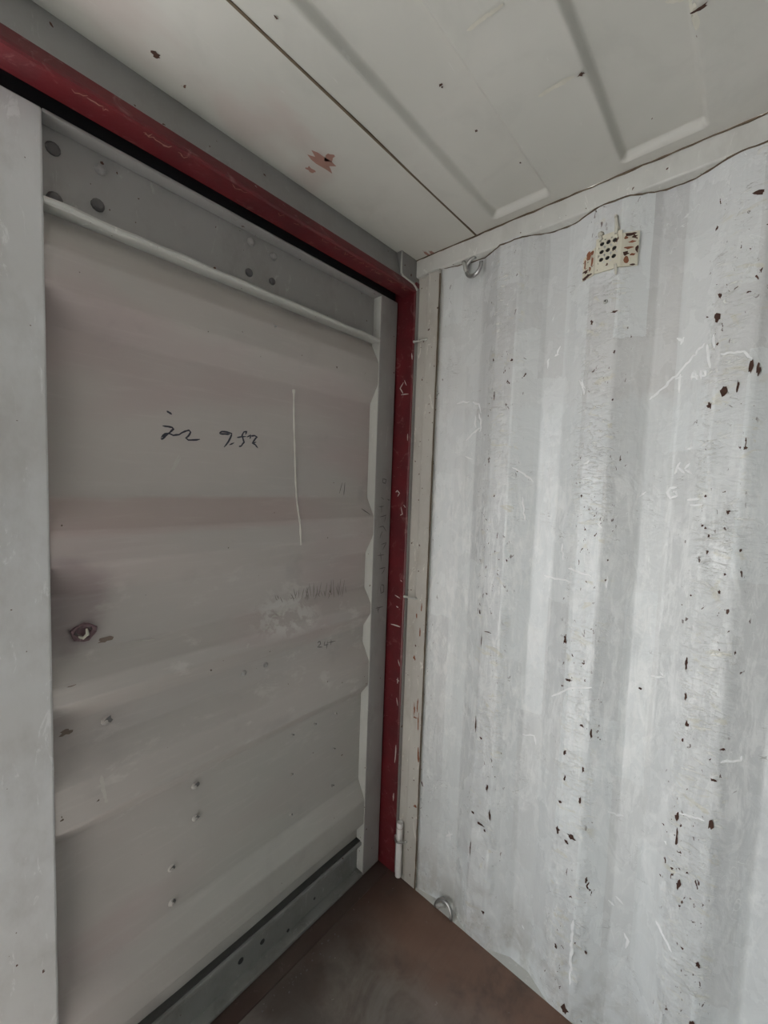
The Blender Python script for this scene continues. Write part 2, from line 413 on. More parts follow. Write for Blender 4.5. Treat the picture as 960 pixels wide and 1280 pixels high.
def wall_mesh(name, side):
    V = []; F = []; n = len(zs)
    for y in ys:
        xx = wall_x(y)
        for z in zs:
            d = wall_dent(y, z) if side > 0 else 0
            x = xx + d
            V.append((x if side > 0 else -W-x, y, z))
    for i in range(len(ys)-1):
        for j in range(n-1):
            a = i*n+j; F.append((a, a+1, a+n+1, a+n) if side > 0 else (a, a+n, a+n+1, a+1))
    return link(name, V, F, 'wall', None, True)
wr = wall_mesh('wall_right', 1)
tag(wr, 'scuffed light grey corrugated steel side wall with vertical ribs', 'wall', kind='structure')
n_keep = zs; zs = [0, 1.2, 2.34]; ys_keep = ys; ys = [-.128-.0695/2*i for i in range(int((LEN-.13)/.0695*2))]
wlf = wall_mesh('wall_left', -1); zs = n_keep; ys = ys_keep
tag(wlf, 'light grey corrugated steel wall on the far left side', 'wall', kind='structure')
wb = MB()
bx = [(-W-.03, 0)]; x = -W
while x < 0.04: bx += [(x, 0), (x+.07, -.03), (x+.14, -.03), (x+.21, 0)]; x += .28
vs = []
for (x, y) in bx: vs += [(min(x, .04), -LEN+y, -.02), (min(x, .04), -LEN+y, 2.36)]
wbo = link('wall_back', vs, [(2*i, 2*i+1, 2*i+3, 2*i+2) for i in range(len(bx)-1)], 'wall')
tag(wbo, 'light grey corrugated steel end wall of the container', 'wall', kind='structure')

# rust chips and chalk on the right wall
XN = (-1, 0, 0)
rc = MB()
for (px, py, rx, rz) in [(740,403,3,5),(768,390,6,3),(757,377,2,2),(640,450,3,3),(950,241,9,5),(898,396,5,9),(900,370,3,7),(904,488,6,11),(887,507,4,7),(939,460,3,14),(948,462,3,13),(922,483,2,12),
        (897,430,2,3),(936,365,3,2),(882,620,2,3),(882,660,2,3),(884,690,2,4),(878,657,2,3),(858,830,2,12),(857,870,2,10),(858,905,3,7),(853,925,2,4),(847,1020,3,8),(846,1045,2,14),(888,1031,4,9),
        (840,1085,2,3),(848,1105,3,9),(703,857,3,2),(711,850,6,3),(727,907,5,3),(739,918,2,10),(706,940,3,6),(697,1037,4,7),(714,1046,7,5),(708,1052,4,3),(700,1002,3,3),(601,922,3,3),(591,1015,3,3),(601,1030,8,3),
        (612,1020,2,12),(606,1038,2,3),(588,1060,1.5,18),(604,1140,3,4),(609,985,2,10),(600,765,2,6),(610,790,8,1.5),(618,620,1.5,3),(617,450,2,4),(618,495,1.5,12),(766,500,2,3),(768,440,2,4),(727,620,1.5,4),
        (906,718,2,3),(886,670,2,3),(899,740,2,4),(732,1190,2,4),(706,1262,6,9),(866,1280,4,6),(872,1205,3,5),(760,700,1.5,3),(757,725,1.5,3),(800,860,3,3),(733,1100,2,6),(725,1000,2,7),(729,962,2,8),(706,972,2,6),
        (695,1182,2,4),(602,800,1.5,18),(595,905,1.5,20),(910,640,3,5),(932,560,3,4),(926,688,2,4),(892,975,4,3)]:
    p = on_wall(px, py); sc = (CAM-p).length/FOC
    rc.chip(p, XN, rx*sc*.55, rz*sc*.5)
tag(rc.build('rust_chip', 'rust', wr), kind='stuff')
ch = MB()
def strokes(mb, off, sc, paths, fn, nrm, wpx, jit=0):
    for path in paths:
        q = []
        for a, b in zip(path, path[1:]):
            k = max(2, int(math.hypot(b[0]-a[0], b[1]-a[1])/(4*sc)))
            q += [(a[0]+(b[0]-a[0])*i/k, a[1]+(b[1]-a[1])*i/k) for i in range(k)]
        q.append(path[-1])
        pts = [fn(off[0]+(x+random.uniform(-jit, jit))/sc, off[1]+(y+random.uniform(-jit, jit))/sc) for x, y in q]
        mb.ribbon(pts, nrm, wpx*(CAM-pts[0]).length/FOC)
strokes(ch, (480, 400), 2, [
    [(770,300),(768,318),(758,324),(752,318)], [(740,355),(726,385)], [(732,366),(752,384)], [(765,358),(752,372)],[(752,374),(770,384)],
    [(732,418),(716,420),(708,432),(716,446),(732,440),(730,428),(722,430)], [(758,450),(790,447)], [(765,463),(796,462)],
    [(741,135),(738,182)], [(728,148),(746,140)], [(768,150),(776,126),(784,150)], [(768,143),(784,140)], [(793,148),(793,126),(804,128),(804,138),(794,140)],
    [(732,45),(748,55)], [(750,42),(742,62)], [(824,36),(826,70)], [(808,60),(815,120)],
    ], on_wall, XN, 2.4, .8)
o = ch.build('chalk_letter', 'chalk', wr); tag(o, 'white scrawled letters on the wall'); o['kind'] = 'stuff'
sc_ = MB()
strokes(sc_, (480, 400), 2, [
    [(182,210),(200,206),(214,204)], [(222,205),(236,212),(244,232)], [(205,300),(222,285),(245,268)], [(228,240),(230,268)], [(238,232),(244,262),(240,280)],
    [(204,340),(222,348)], [(408,120),(412,96)], [(432,88),(440,66)], [(426,92),(438,86)], [(345,440),(352,500)], [(495,150),(500,188)],[(488,150),(502,172)],
    [(664,200),(730,140),(800,60)], [(840,86),(900,78),(920,98)], [(640,440),(655,430)], [(500,360),(512,352)], [(320,370),(350,385),(375,405)],
    [(460,620),(520,640)], [(400,640),(470,655)], [(560,640),(556,670)], [(536,510),(546,522)], [(445,560),(448,600)],
    ], on_wall, XN, 2.2, 1.8)
strokes(sc_, (480, 800), 2, [
    [(160,475),(166,500)], [(155,490),(172,486)], [(345,235),(375,240),(380,260)], [(420,140),(470,120),(520,118)], [(560,430),(600,440)], [(580,640),(598,660)],
    [(600,730),(612,750),(602,770)], [(690,80),(700,92),(668,90)], [(840,305),(890,300),(895,290)], [(730,430),(800,450)], [(700,500),(706,510)], [(465,860),(472,700)],
    [(90,140),(95,220)], [(150,700),(180,690)], [(345,712),(352,722)], [(680,700),(720,780)], [(560,650),(575,665)],
    ], on_wall, XN, 2.0, 1.8)
tag(sc_.build('scratch', 'chalk', wr), kind='stuff')

# ------------------------------------------------------------------ ceiling
ce = empty('ceiling'); tag(ce, 'pale painted steel roof with pressed shallow beads', 'ceiling', kind='structure')
fp = MB().box((-W, -.2665, H-.002), (0, .01, H+.004), .0008).build('roof_panel', 'roof', ce); tag(fp, 'flat roof plate next to the door header')
YB = []
a = .348
while a < LEN: YB.append((a, a+.176)); a += .3505
def roof_z(x, y):
    t = -y
    for (a, b) in YB:
        if a-.02 < t < b+.02:
            k = min(1.0, max(0.0, min((t-a)/.012, (b-t)/.012)))
            e = min(1.0, max(0.0, min((-.036-x)/.007, (x+W-.034)/.026)))
            k = min(k, e) if k+e > 1.6 else max(0, k+e-1) if (k < 1 and e < 1) else min(k, e)
            return .020*(k*.6+.4*k*k*(3-2*k))
    return 0.0
XS = [-W, -W+.06]+[-W+.06+i*(W-.26)/40 for i in range(1, 40)]+[-.20+.004*i for i in range(51)]
YS = []; t = .2695
while t < 1.3: YS.append(t); t += .0035
while t < LEN+.02: YS.append(t); t += .03
def roof_mesh(y0, y1):
    yy = [q for q in YS if y0-1e-6 <= q <= y1+1e-6]; V = []; F = []; n = len(XS)
    for q in yy:
        for x in XS:
            V.append((x, -q, H + roof_z(x, -q) + noise.fractal(Vector((x*2.5, q*3, 3)), 1, 2, 2)*.0022*sstep(0, -.1, x)))
    for i in range(len(yy)-1):
        for j in range(n-1): F.append((i*n+j, i*n+j+1, (i+1)*n+j+1, (i+1)*n+j))
    return V, F
V, F = roof_mesh(.26, LEN+.1)
rp = link('roof_panel', V, F, 'roof', ce, True); tag(rp, 'beaded roof sheet')
MB().box((-W, -.2705, H-.0022), (0, -.2655, H+.012)).build('sealant_line', 'sealant', ce)
sl = MB()
pts = [Vector((-.0015-.001*random.random(), -.0-i*.02, H-.0025+random.uniform(-.0012, .001))) for i in range(int(LEN/.02))]
sl.tube(pts, [random.uniform(.0014, .0030) for _ in pts], 5).build('sealant_line', 'sealant', ce)
def on_roof(a, b):
    p = on(2, H, a, b)
    if -p.y < .27: p.z = H-.0026
    else: p.z = H + roof_z(p.x, p.y) + noise.fractal(Vector((p.x*2.5, -p.y*3, 3)), 1, 2, 2)*.0022 - .0022
    return p
rf = MB()
for (px, py, rx, ry) in [(195,67,7,6),(550,117,3,4),(595,173,3,3),(727,91,4,6),(875,8,4,12),(552,120,2,2),(345,20,4,2),(650,212,2,2)]:
    p = on_roof(px, py); s_ = (CAM-p).length/FOC; rf.chip(p, (0, 0, -1), rx*s_*.5, ry*s_*.5)
tag(rf.build('rust_chip', 'rust', ce), kind='stuff')
rf = MB()
for (px, py, rx, ry) in [(403,203,17,8),(388,212,5,3),(412,196,6,7),(535,318,12,2),(540,316,6,2)]:
    p = on(2, H-.002, px, py); s_ = (CAM-p).length/FOC; rf.chip(p, (0, 0, -1), rx*s_, ry*s_, 14, .0004)
M['stain'] = flat('reddish_stain', (.36, .20, .16), .7)
rf.f and tag(rf.build('rust_stain', 'stain', ce), kind='stuff')
rf = MB()
strokes(rf, (480, 0), 2, [[(208,75),(250,42),(300,8)], [(215,72),(262,30)], [(385,240),(420,220),(478,188)], [(395,232),(465,190)], [(700,22),(750,18)], [(700,32),(748,28)], [(765,20),(780,80)], [(775,10),(784,70)]],
        on_roof, (0, 0, -1), 3.0, 1.5)
tag(rf.build('scratch', 'cream', ce), kind='stuff')

# ------------------------------------------------------------------ top and bottom side rails, right and left
def rails(side, nt, nb):
    X = (lambda x: x) if side > 0 else (lambda x: -W-x)
    def bx_(a, b, c, name, mat, par=None):
        lo = (min(X(a[0]), X(b[0])), a[1], a[2]); hi = (max(X(a[0]), X(b[0])), b[1], b[2])
        return MB().box(lo, hi, c).build(name, mat, par)
    r = bx_((0, -LEN, 2.328), (.062, -.0, 2.392), .004, nt, 'rail')
    b = bx_((-.0, -LEN, -.16), (.075, -.004, .0), .001, nb, 'rail')
    return r, b
r1, b1 = rails(1, 'trim_2', 'trim_3'); r2, b2 = rails(-1, 'trim_4', 'trim_5')
tag(r1, 'pale grey square top side rail above the right corrugated wall', 'rail', kind='structure')
tag(b1, 'grey bottom side rail under the right corrugated wall', 'rail', kind='structure')
tag(r2, 'pale grey square top side rail above the left corrugated wall', 'rail', kind='structure')
tag(b2, 'grey bottom side rail under the left corrugated wall', 'rail', kind='structure')
wlm = MB()
pts = [Vector((wall_x(-q)-.002, -q, 2.3275+random.uniform(-.0015, .001))) for q in [.14+.012*i for i in range(150)]]
wlm.tube(pts, [random.uniform(.0012, .0026) for _ in pts], 5).build('weld_bead', 'sealant', r1)

# ------------------------------------------------------------------ corner posts
def corner(side, name):
    X = (lambda x: x) if side > 0 else (lambda x: -W-x)
    root = empty(name)
    P = lambda pts: [(X(a), b) for a, b in pts]
    pm = MB().prism(P([(.016, -.026), (.016, -.072), (.012, -.0755), (.003, -.077), (0, -.080), (0, -.126), (.003, -.129), (.07, -.129), (.07, -.026)]), 2, -.16, 2.329).build('post_face', 'post', root)
    jb = MB().prism(P([(-.005, .12), (-.005, -.022), (-.003, -.0265), (.001, -.028), (.030, -.028), (.030, .12)]), 2, -.15, 2.310)
    jb.build('jamb', 'red', root)
    # grey returning face behind the red edge
    MB().prism(P([(.0, -.0275), (.0, -.0300), (.017, -.0300), (.017, -.0275)]), 2, 0, 2.29).build('jamb_return', 'frame', root)
    sm = MB(); pts = [Vector((X(-.0005+random.uniform(-.001, .001)), -.1315, z_*.03)) for z_ in range(78)]
    sm.tube(pts, [random.uniform(.002, .0035) for _ in pts], 5).build('seam', 'sealant', root)
    lo, hi = sorted((X(-.086), X(.03)))
    MB().box((lo, -.024, 2.305), (hi, .03, 2.392), .002).build('corner_plate', 'header', root)
    return root
cp = corner(1, 'trim_6'); tag(cp, 'grey corner post with red jamb right of the closed door leaf', 'post', kind='structure')
wd = MB(); wd.tube([(-.086, -.024, 2.385), (-.087, -.0245, 2.35), (-.0865, -.0245, 2.312), (-.078, -.025, 2.304), (-.05, -.026, 2.301), (-.02, -.027, 2.298), (-.006, -.028, 2.290), (.0, -.03, 2.280)], [.002, .003, .0035, .004, .0035, .004, .004, .003], 7)
wd.tube([(.0, -.034, 2.325), (0, -.06, 2.3275), (.0, -.10, 2.327), (0, -.127, 2.325)], .003, 7)
wd.build('weld_bead', 'weld', cp)
cl2 = corner(-1, 'trim_7'); tag(cl2, 'grey corner post with red jamb on the far left', 'post', kind='structure')
rcp = MB()
for (px, py, a, b) in [(518,822,2,3),(519,897,3,1),(523,903,1,11),(518,886,1,8),(522,880,.8,9),(521,770,1,4),(525,790,1,7),(527,760,1,6),(519,1008,2,2),(523,945,1.5,9)]:
    p = on(0, -.0005, px, py); s_ = (CAM-p).length/FOC; rcp.chip(p, XN, a*s_, b*s_)
tag(rcp.build('rust_chip', 'rust2', cp), kind='stuff')
wsp = MB()
strokes(wsp, (430, 280), 3.84, [[(398,580),(420,575)],[(400,582),(398,630)],[(285,760),(270,790),(285,815)],[(275,820),(310,815)],[(290,750),(300,775)],[(325,620),(328,650)]], lambda a, b: on(0, -.0058, a, b), XN, 1.6, 1)
strokes(wsp, (430, 500), 4.267, [[(276,492),(284,484),(296,498),(286,514)],[(305,570),(312,610),(300,615)],[(340,180),(338,218)],[(250,1195),(300,1210)],[(278,1100),(290,1108)],[(318,560),(328,575)],[(300,960),(310,970)],[(272,1040),(300,1058)]], lambda a, b: on(0, -.0062, a, b), XN, 1.6, 1)
strokes(wsp, (430, 800), 3.657, [[(240,180),(252,188)],[(246,172),(244,200)],[(240,265),(245,300)],[(238,480),(232,560)],[(228,700),(224,735)],[(246,90),(254,120)]], lambda a, b: on(0, -.0062, a, b), XN, 1.6, 1)
tag(wsp.build('scratch', 'drip', cp), kind='stuff')

# ------------------------------------------------------------------ door header
hd = empty('trim_8'); tag(hd, 'grey door header beam with red underside', 'header', kind='structure')
MB().prism([(.03, 2.391), (.0, 2.391), (-.0265, 2.278), (-.024, 2.276), (.03, 2.276)], 0, -W+.087, -.086).build('header_face', 'header', hd)
MB().prism([(.040, 2.300), (-.0255, 2.300), (-.0285, 2.279), (-.0275, 2.274), (-.0235, 2.271), (.037, 2.271), (.040, 2.274)], 0, -W-.004, .004).build('header_lip', 'red', hd)
MB().box((-W, .018, 2.296), (0, .115, 2.392)).build('header_back', 'rubber', hd)  # black stands in for the shade in the gap behind the lip
ws = MB()
for _ in range(26):
    x = random.uniform(-1.1, -.02); k = random.uniform(.008, .03)
    ws.ribbon([(x+k*i/4, random.uniform(-.022, -.010)+.004*math.sin(i), 2.2704) for i in range(5)], (0, 0, -1), random.uniform(.0012, .004))
tag(ws.build('scratch', 'stain', hd), kind='stuff')

# ------------------------------------------------------------------ closed right door leaf
dr = empty('door_1', (-.588, .05, 0)); tag(dr, 'closed grey corrugated steel container door leaf', 'door', kind='structure')
def dpart(mb, name, mat, smooth=False, par=None):
    mb.v = [Vector(v)-Vector((-.588, .05, 0)) for v in mb.v]
    return mb.build(name, mat, par or dr, smooth)
XL, XR = -1.064, -.104
YF = .05
dm = MB(); zz = sorted(set([round(.004+i*.010, 4) for i in range(225)]+[q+d_ for q, _ in DP for d_ in (-.003, .003) if .01 < q < 2.24])); nx = 120
for i in range(nx+1):
    x = XL-.004+(XR+.004-XL+.004)*i/nx
    for z in zz:
        y = door_y(z) + door_wave(x, z)
        dm.v.append(Vector((x, y, z)))
n = len(zz)
for i in range(nx):
    for j in range(n-1): dm.f.append((i*n+j, (i+1)*n+j, (i+1)*n+j+1, i*n+j+1))
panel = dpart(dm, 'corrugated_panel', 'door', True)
ls = dpart(MB().box((-1.164, YF, .006), (XL, .11, 2.253), .004), 'stile', 'stile'); tag(ls, 'wide pale upright at the free edge of the leaf')
rs = dpart(MB().box((XR, YF, .006), (-.013, .11, 2.253), .0025), 'stile', 'frame'); tag(rs, 'grey upright beside the red jamb')
dpart(MB().box((XR-.0018, YF+.0015, .02), (XR-.0002, .10, 2.245)), 'stile_return', 'weld')
ch1 = MB(); ch1.box((XL, YF, 2.246), (XR, .095, 2.253), .002)
tf = dpart(ch1, 'top_flange', 'frame')
dpart(MB().box((XL, .086, 2.09), (XR, .095, 2.245)), 'top_rail', 'frame')
e = MB(); pts = [(XL+(XR-XL)*i/60, YF+.006, 2.089+noise.noise(Vector((i*.21, 0, 0)))*.004) for i in range(61)]
e.tube(pts, .0068, 8); e.box((XL, YF+.006, 2.083), (XR, .095, 2.095))
dpart(e, 'ledge', 'weld', False)
dpart(MB().box((XL, .060, .128), (XR, .095, .142), .003), 'ledge', 'lowrail')
dpart(MB().box((XL, .084, .006), (XR, .095, .130)), 'bottom_rail', 'lowrail')
dpart(MB().box((XL, YF, .004), (XR, .090, .018), .003), 'bottom_flange', 'lowrail')
dpart(MB().box((-1.164, .070, 2.250), (-.006, .11, 2.2980)).box((-.0135, .078, .003), (-.0045, .11, 2.2980)).box((-1.164, .058, -.0002), (-.006, .10, .0065)), 'gasket', 'rubber')
M['grubby2'] = flat('dark_dirty_joint', (.06, .06, .058), .8)
dpart(MB().box((XL, .068, .142), (XR, .095, .1450)), 'seam_line', 'grubby2')  # dark strip drawn along the top of the lower ledge
for (px, py, r_) in [(328,1177,.009),(301,1201,.010),(360,1163,.006),(317,1213,.007),(393,1123,.005)]:
    p = on(1, .084, px, py); m = MB().tube([(p.x, .0845, p.z), (p.x, .0825, p.z)], [r_, r_*.85], 10); dpart(m, 'drain_hole', 'rubber')
# bolts on the top rail web, with nuts; some drawn in a darker grey
M['grubby'] = flat('grubby_steel', (.13, .125, .125), .6)
def bolt(px, py, r=.010, plane=.086, mat='weld', name='bolt', depth=.010):
    p = on(1, plane, px, py); m = MB()
    m.tube([(p.x, plane+.001, p.z), (p.x, plane-depth*.5, p.z), (p.x, plane-depth*.85, p.z), (p.x, plane-depth, p.z)], [r, r*.95, r*.65, r*.25], 12)
    return dpart(m, name, mat)
for (px, py, r, d_) in [(125,213,.011,.012), (313,303,.011,.014), (341,321,.010,.014), (311,341,.011,.008), (340,352,.010,.008), (122,257,.013,.010), (68,250,.014,.010), (66,186,.013,.006)]:
    bolt(px, py, r, .086, 'grubby' if py in (341, 352, 257, 250, 186) else 'frame', 'bolt', d_)
# dimples / plugged screw holes in the sheet
def plug(px, py, r, dark, rim='door'):
    p = on_door(px, py, 0); m = MB()
    m.tube([(p.x, p.y+.002, p.z), (p.x, p.y-.004, p.z), (p.x+.0005, p.y-.007, p.z)], [r, r*.8, r*.35], 10)
    o = dpart(m, 'screw_stub', rim)
    if dark:
        c = MB().chip((p.x+r*.3, p.y-.0055, p.z+r*.35), (0, -1, 0), r*.8, r*.8, 9, .001)
        c.v = [Vector(v)-Vector((-.588, .05, 0)) for v in c.v]; c.build('screw_hole', 'grubby', o)
for (px, py, r, dk) in [(243,982,.010,1), (244,1022,.010,1), (214,1085,.010,1), (215,1128,.011,1), (305,841,.009,0), (332,831,.009,0), (132,901,.011,1), (344,408,.004,0),
                        (365,919,.0055,1), (393,905,.005,1), (419,892,.005,1), (417,936,.005,1), (364,968,.0055,1), (415,982,.006,1), (363,1018,.005,1)]:
    plug(px, py, r, dk, 'frame' if px in (305, 332, 344) else 'door')
# torn patch with a ragged hole near the stile
p = on_door(104, 790, 0); tm = MB()
ringp = [(p.x+.020*math.cos(a)*(1+.12*math.sin(3*a)), p.y-.004, p.z+.017*math.sin(a)) for a in [i*math.pi/8 for i in range(17)]]
tm.tube(ringp, [.0045+.0015*math.sin(i*2.1) for i in range(17)], 6, False)
M['burnt'] = flat('dark_burnt_paint', (.15, .09, .10), .6)
o = dpart(tm, 'torn_hole_rim', 'burnt'); tag(o, 'dark torn rim of a hole in the sheet')
ck = MB().tube([(p.x-.010, p.y-.004, p.z-.008), (p.x-.002, p.y-.010, p.z-.011), (p.x+.006, p.y-.009, p.z-.004), (p.x+.005, p.y-.006, p.z+.008)], [.002, .0035, .004, .002], 7)
ck.v = [Vector(v)-Vector((-.588, .05, 0)) for v in ck.v]; ck.build('curled_metal', 'cream', o)
hm = MB().chip((p.x, p.y-.001, p.z), (0, -1, 0), .017, .014, 12, .0012)
hm.v = [Vector(v)-Vector((-.588, .05, 0)) for v in hm.v]; hm.build('torn_hole', 'burnt', o)
q = MB().chip(on_door(131, 800), (0, -1, 0), .018, .007, 12)
q.chip(on_door(82, 915), (0, -1, 0), .013, .009, 12).chip(on_door(90, 857), (0, -1, 0), .008, .0014, 8)
M['smudge'] = flat('brown_smudge', (.20, .15, .12), .7)
tag(dpart(q, 'smudge', 'smudge'), kind='stuff')
# handwriting
NY = (0, -1, 0)
hw = MB()
strokes(hw, (180, 480), 4.364, [
    [(122,148),(136,155),(152,166)],
    [(100,228),(128,232),(152,236),(160,246),(140,264),(118,282),(100,300),(90,298)], [(92,292),(115,272),(135,270),(160,280),(190,276),(222,258),(244,252),(254,262),(244,280),(228,296),(240,305),(270,306),(305,302)],
    [(410,268),(425,260),(450,262),(478,270),(472,290),(458,318),(436,345)], [(412,272),(440,272),(470,274)], [(464,332),(492,320)],
    [(505,292),(530,288),(556,286)], [(562,258),(544,262),(534,280),(540,300),(545,318),(530,338),(516,342)], [(562,258),(552,276)],
    [(560,290),(580,280),(578,300)], [(580,285),(602,282),(616,288),(602,305),(590,322),(606,330),(622,350)], [(588,324),(612,316)]], on_door, NY, 2.0, .8)
o = dpart(hw, 'handwriting', 'ink'); tag(o, 'dark marker scrawl')
hw = MB()
strokes(hw, (40, 560), 2.182, [[(778,531),(785,527),(787,534),(778,543),(792,543)], [(799,527),(796,537),(808,536)], [(806,527),(803,548)], [(806,531),(828,526)], [(816,522),(814,538)],
    [(846,94),(838,124)], [(853,94),(850,130)], [(898,165),(922,182)]], on_door, NY, 1.1, .3)
strokes(hw, (430, 500), 4.267, [[(205,420),(225,425),(220,445),(205,440),(208,422)], [(198,520),(212,530)], [(232,530),(246,534)],
    [(185,570),(215,566)],[(200,560),(200,600)],[(190,625),(225,615),(215,650)],[(186,680),(210,672),(225,700)],[(205,700),(190,740)],[(200,770),(225,760),(205,800)],[(180,830),(215,825)],[(195,815),(198,860)],
    [(186,900),(220,895),(200,930)],[(196,985),(212,988),(212,1025),(196,1030),(194,990)],[(168,1112),(210,1100)],[(178,1100),(184,1138)],[(190,1108),(180,1125)]], lambda a, b: on(1, YF-.0008, a, b), NY, 1.2, 1.5)
o = dpart(hw, 'handwriting', 'faint'); tag(o, 'small faded marker marks')
# dark brushed patch of hatching
hb = MB()
for i in range(46):
    a = random.uniform(665, 858); b = 418-.18*(a-665)*.5+random.uniform(-6, 6)
    strokes(hb, (40, 560), 2.182, [[(a, b), (a+random.uniform(-8, 8), b-random.uniform(14, 60)*(a-600)/260)]], on_door, NY, 1.0, 0)
M['hatch'] = flat('brushed_dirt', (.25, .225, .205), .7)
tag(dpart(hb, 'brush_mark', 'hatch'), kind='stuff')
# white drip
dd = MB(); path = [(367,487),(367,520),(368,560),(369,600),(371,630),(375,655),(376,683)]; pts = []
for (a, b), (c, d) in zip(path, path[1:]):
    for i in range(12): pts.append(on_door(a+(c-a)*i/12, b+(d-b)*i/12, .0012))
dd.tube(pts, [.005 if i < 2 else .0028+.0007*math.sin(i*.9) for i in range(len(pts))], 6)
dpart(dd, 'paint_drip', 'drip')
# primer scuffs
pr = MB()
strokes(pr, (40, 560), 2.182, [[(400,20),(385,50)], [(405,25),(380,66)], [(395,35),(375,70)], [(270,530),(335,522)]], on_door, NY, 2.2, 1)
strokes(pr, (0, 800), 2, [[(252,338),(258,372),(266,400)], [(262,400),(270,404)], [(80,235),(70,240)]], on_door, NY, 3, 1)
for (px, py, a, b) in [(345,770,12,7),(335,785,9,5),(310,560+538/2.182,3,2)]:
    p = on_door(px, py); s_ = (CAM-p).length/FOC
    for _ in range(9): pr.chip(p+Vector((random.gauss(0, a*s_*.5), 0, random.gauss(0, b*s_*.5))), NY, a*s_*.35, b*s_*.3, 8, random.uniform(.0002, .0006))
M['scuff'] = flat('pale_scuff', (.50, .48, .44), .6)
tag(dpart(pr, 'scuff', 'scuff'), kind='stuff')

# ------------------------------------------------------------------ perforated vent plate on the right wall
vo = Vector((.003, -.672, 2.205))
vt = empty('air_vent', vo); tag(vt, 'rusty yellowed perforated vent plate high on the corrugated wall', 'vent')
def vpart(mb, name, mat, par=None):
    mb.v = [Vector(v)-vo for v in mb.v]; return mb.build(name, mat, par or vt)
import bmesh
# plate with a 3 x 3 grid of round holes: quads around circles
pl = MB(); y0, z0_ = -.6565, 2.2245; py_, pz_ = -.0152, -.0203; cw, chh, hr, sg = .0155, .0205, .0056, 12
vpy = lambda a, b: Vector((-.0045, a, b))
for i in range(3):
    for j in range(3):
        cy, cz = y0+py_*i, z0_+pz_*j; n = len(pl.v)
        for k in range(sg):
            a = 2*math.pi*k/sg; c_, s_ = math.cos(a), math.sin(a); m_ = max(abs(c_), abs(s_))
            pl.v += [vpy(cy+hr*c_, cz+hr*s_), vpy(cy+cw/2*c_/m_, cz+chh/2*s_/m_), Vector((-.0005, cy+hr*c_, cz+hr*s_))]
        for k in range(sg):
            q = (k+1) % sg; pl.f += [(n+3*k, n+3*k+1, n+3*q+1, n+3*q), (n+3*k, n+3*q, n+3*q+2, n+3*k+2)]
ya, yb = y0+cw/2, y0+2*py_-cw/2; zt, zb = z0_+chh/2, z0_+2*pz_-chh/2
for (a, b) in [((-.0045, ya, zb-.022), (-.0005, -.6415, zt+.006)), ((-.0045, -.7035, zb-.022), (-.0005, yb, zt+.010))]:
    pl.box((a[0], min(a[1], b[1]), a[2]), (b[0], max(a[1], b[1]), b[2]))
pl.box((-.0045, yb, zt), (-.0005, ya, zt+.012)); pl.box((-.0045, yb, zb-.022), (-.0005, ya, zb))
vpart(pl, 'plate', 'vent')
hb_ = MB()
for i in range(3):
    for j in range(3): hb_.tube([(-.0012, y0+py_*i, z0_+pz_*j), (-.0004, y0+py_*i, z0_+pz_*j)], hr*1.02, 12)
vpart(hb_, 'vent_hole', 'dark')
# folded wings following the wall's slopes
wg = MB().prism([(-.0015, -.640), (.0005, -.6405), (.0190, -.606), (.0165, -.605)], 2, 2.150, 2.222); 
wg.v = [Vector((v.x-.001, v.y, v.z-(.012 if (v.z > 2.2 and v.y > -.62) else 0))) for v in wg.v]
w1_ = vpart(wg, 'wing', 'vent'); tag(w1_, 'rust stained folded left edge')
wg = MB().prism([(-.0045, -.7035), (-.0015, -.7045), (.0145, -.740), (.0115, -.741)], 2, 2.150, 2.236); w2_ = vpart(wg, 'wing', 'vent')
for (a, b, c, d, wpar, m_) in [(-.622, 2.214, .007, .007, w1_, 'rust2'), (-.633, 2.19, .004, .016, w1_, 'rust2'), (-.628, 2.17, .005, .006, w1_, 'rust2'), (-.624, 2.204, .008, .012, w1_, 'rust2'), (-.616, 2.170, .010, .005, w1_, 'rust'), (-.632, 2.212, .006, .006, w1_, 'rust2'), (-.612, 2.19, .004, .014, w1_, 'rust2'), (-.624, 2.156, .013, .005, w1_, 'rust')]:
    x_ = -.0025+.0175*(-.640-a)/(-.034); c1 = MB().chip((x_-.001, a, b), Vector((-1, .5, 0)).normalized(), c, d, 9, .0008)
    c1.v = [Vector(v)-vo for v in c1.v]; c1.build('rust_patch', m_, wpar)
for (a, b, c, d, m_) in [(-.716, 2.166, .006, .009, 'rust2'), (-.736, 2.19, .005, .01, 'rust'), (-.712, 2.222, .006, .004, 'rust2'), (-.724, 2.229, .016, .005, 'rust'), (-.730, 2.222, .008, .006, 'rust'), (-.720, 2.196, .014, .0035, 'rust2'), (-.714, 2.183, .010, .006, 'rust'), (-.728, 2.178, .008, .004, 'rust2'), (-.731, 2.152, .009, .003, 'rust'), (-.728, 2.210, .012, .003, 'rust2')]:
    x_ = -.0035+.016*(a+.7035)/(-.0365); c1 = MB().chip((x_-.0015, a, b), Vector((-1, -.44, 0)).normalized(), c, d, 9, .0008)
    c1.v = [Vector(v)-vo for v in c1.v]; c1.build('rust_patch', m_, w2_)
for (a, b, r_) in [(-.651, 2.252, .008), (-.690, 2.253, .007), (-.686, 2.284, .005)]:
    vpart(MB().tube([(.001, a, b), (-.006, a, b), (-.009, a, b)], [r_, r_*.8, r_*.4], 9), 'sealant_blob', 'cream')
vpart(MB().tube([(-.003, -.686, 2.284), (-.006, -.688, 2.27), (-.005, -.690, 2.256), (-.007, -.689, 2.238)], [.003, .004, .005, .004], 7), 'sealant_drip', 'cream')
vpart(MB().tube([(-.003, -.648, 2.253), (-.006, -.652, 2.244), (-.006, -.655, 2.234)], .004, 7), 'sealant_drip', 'cream')
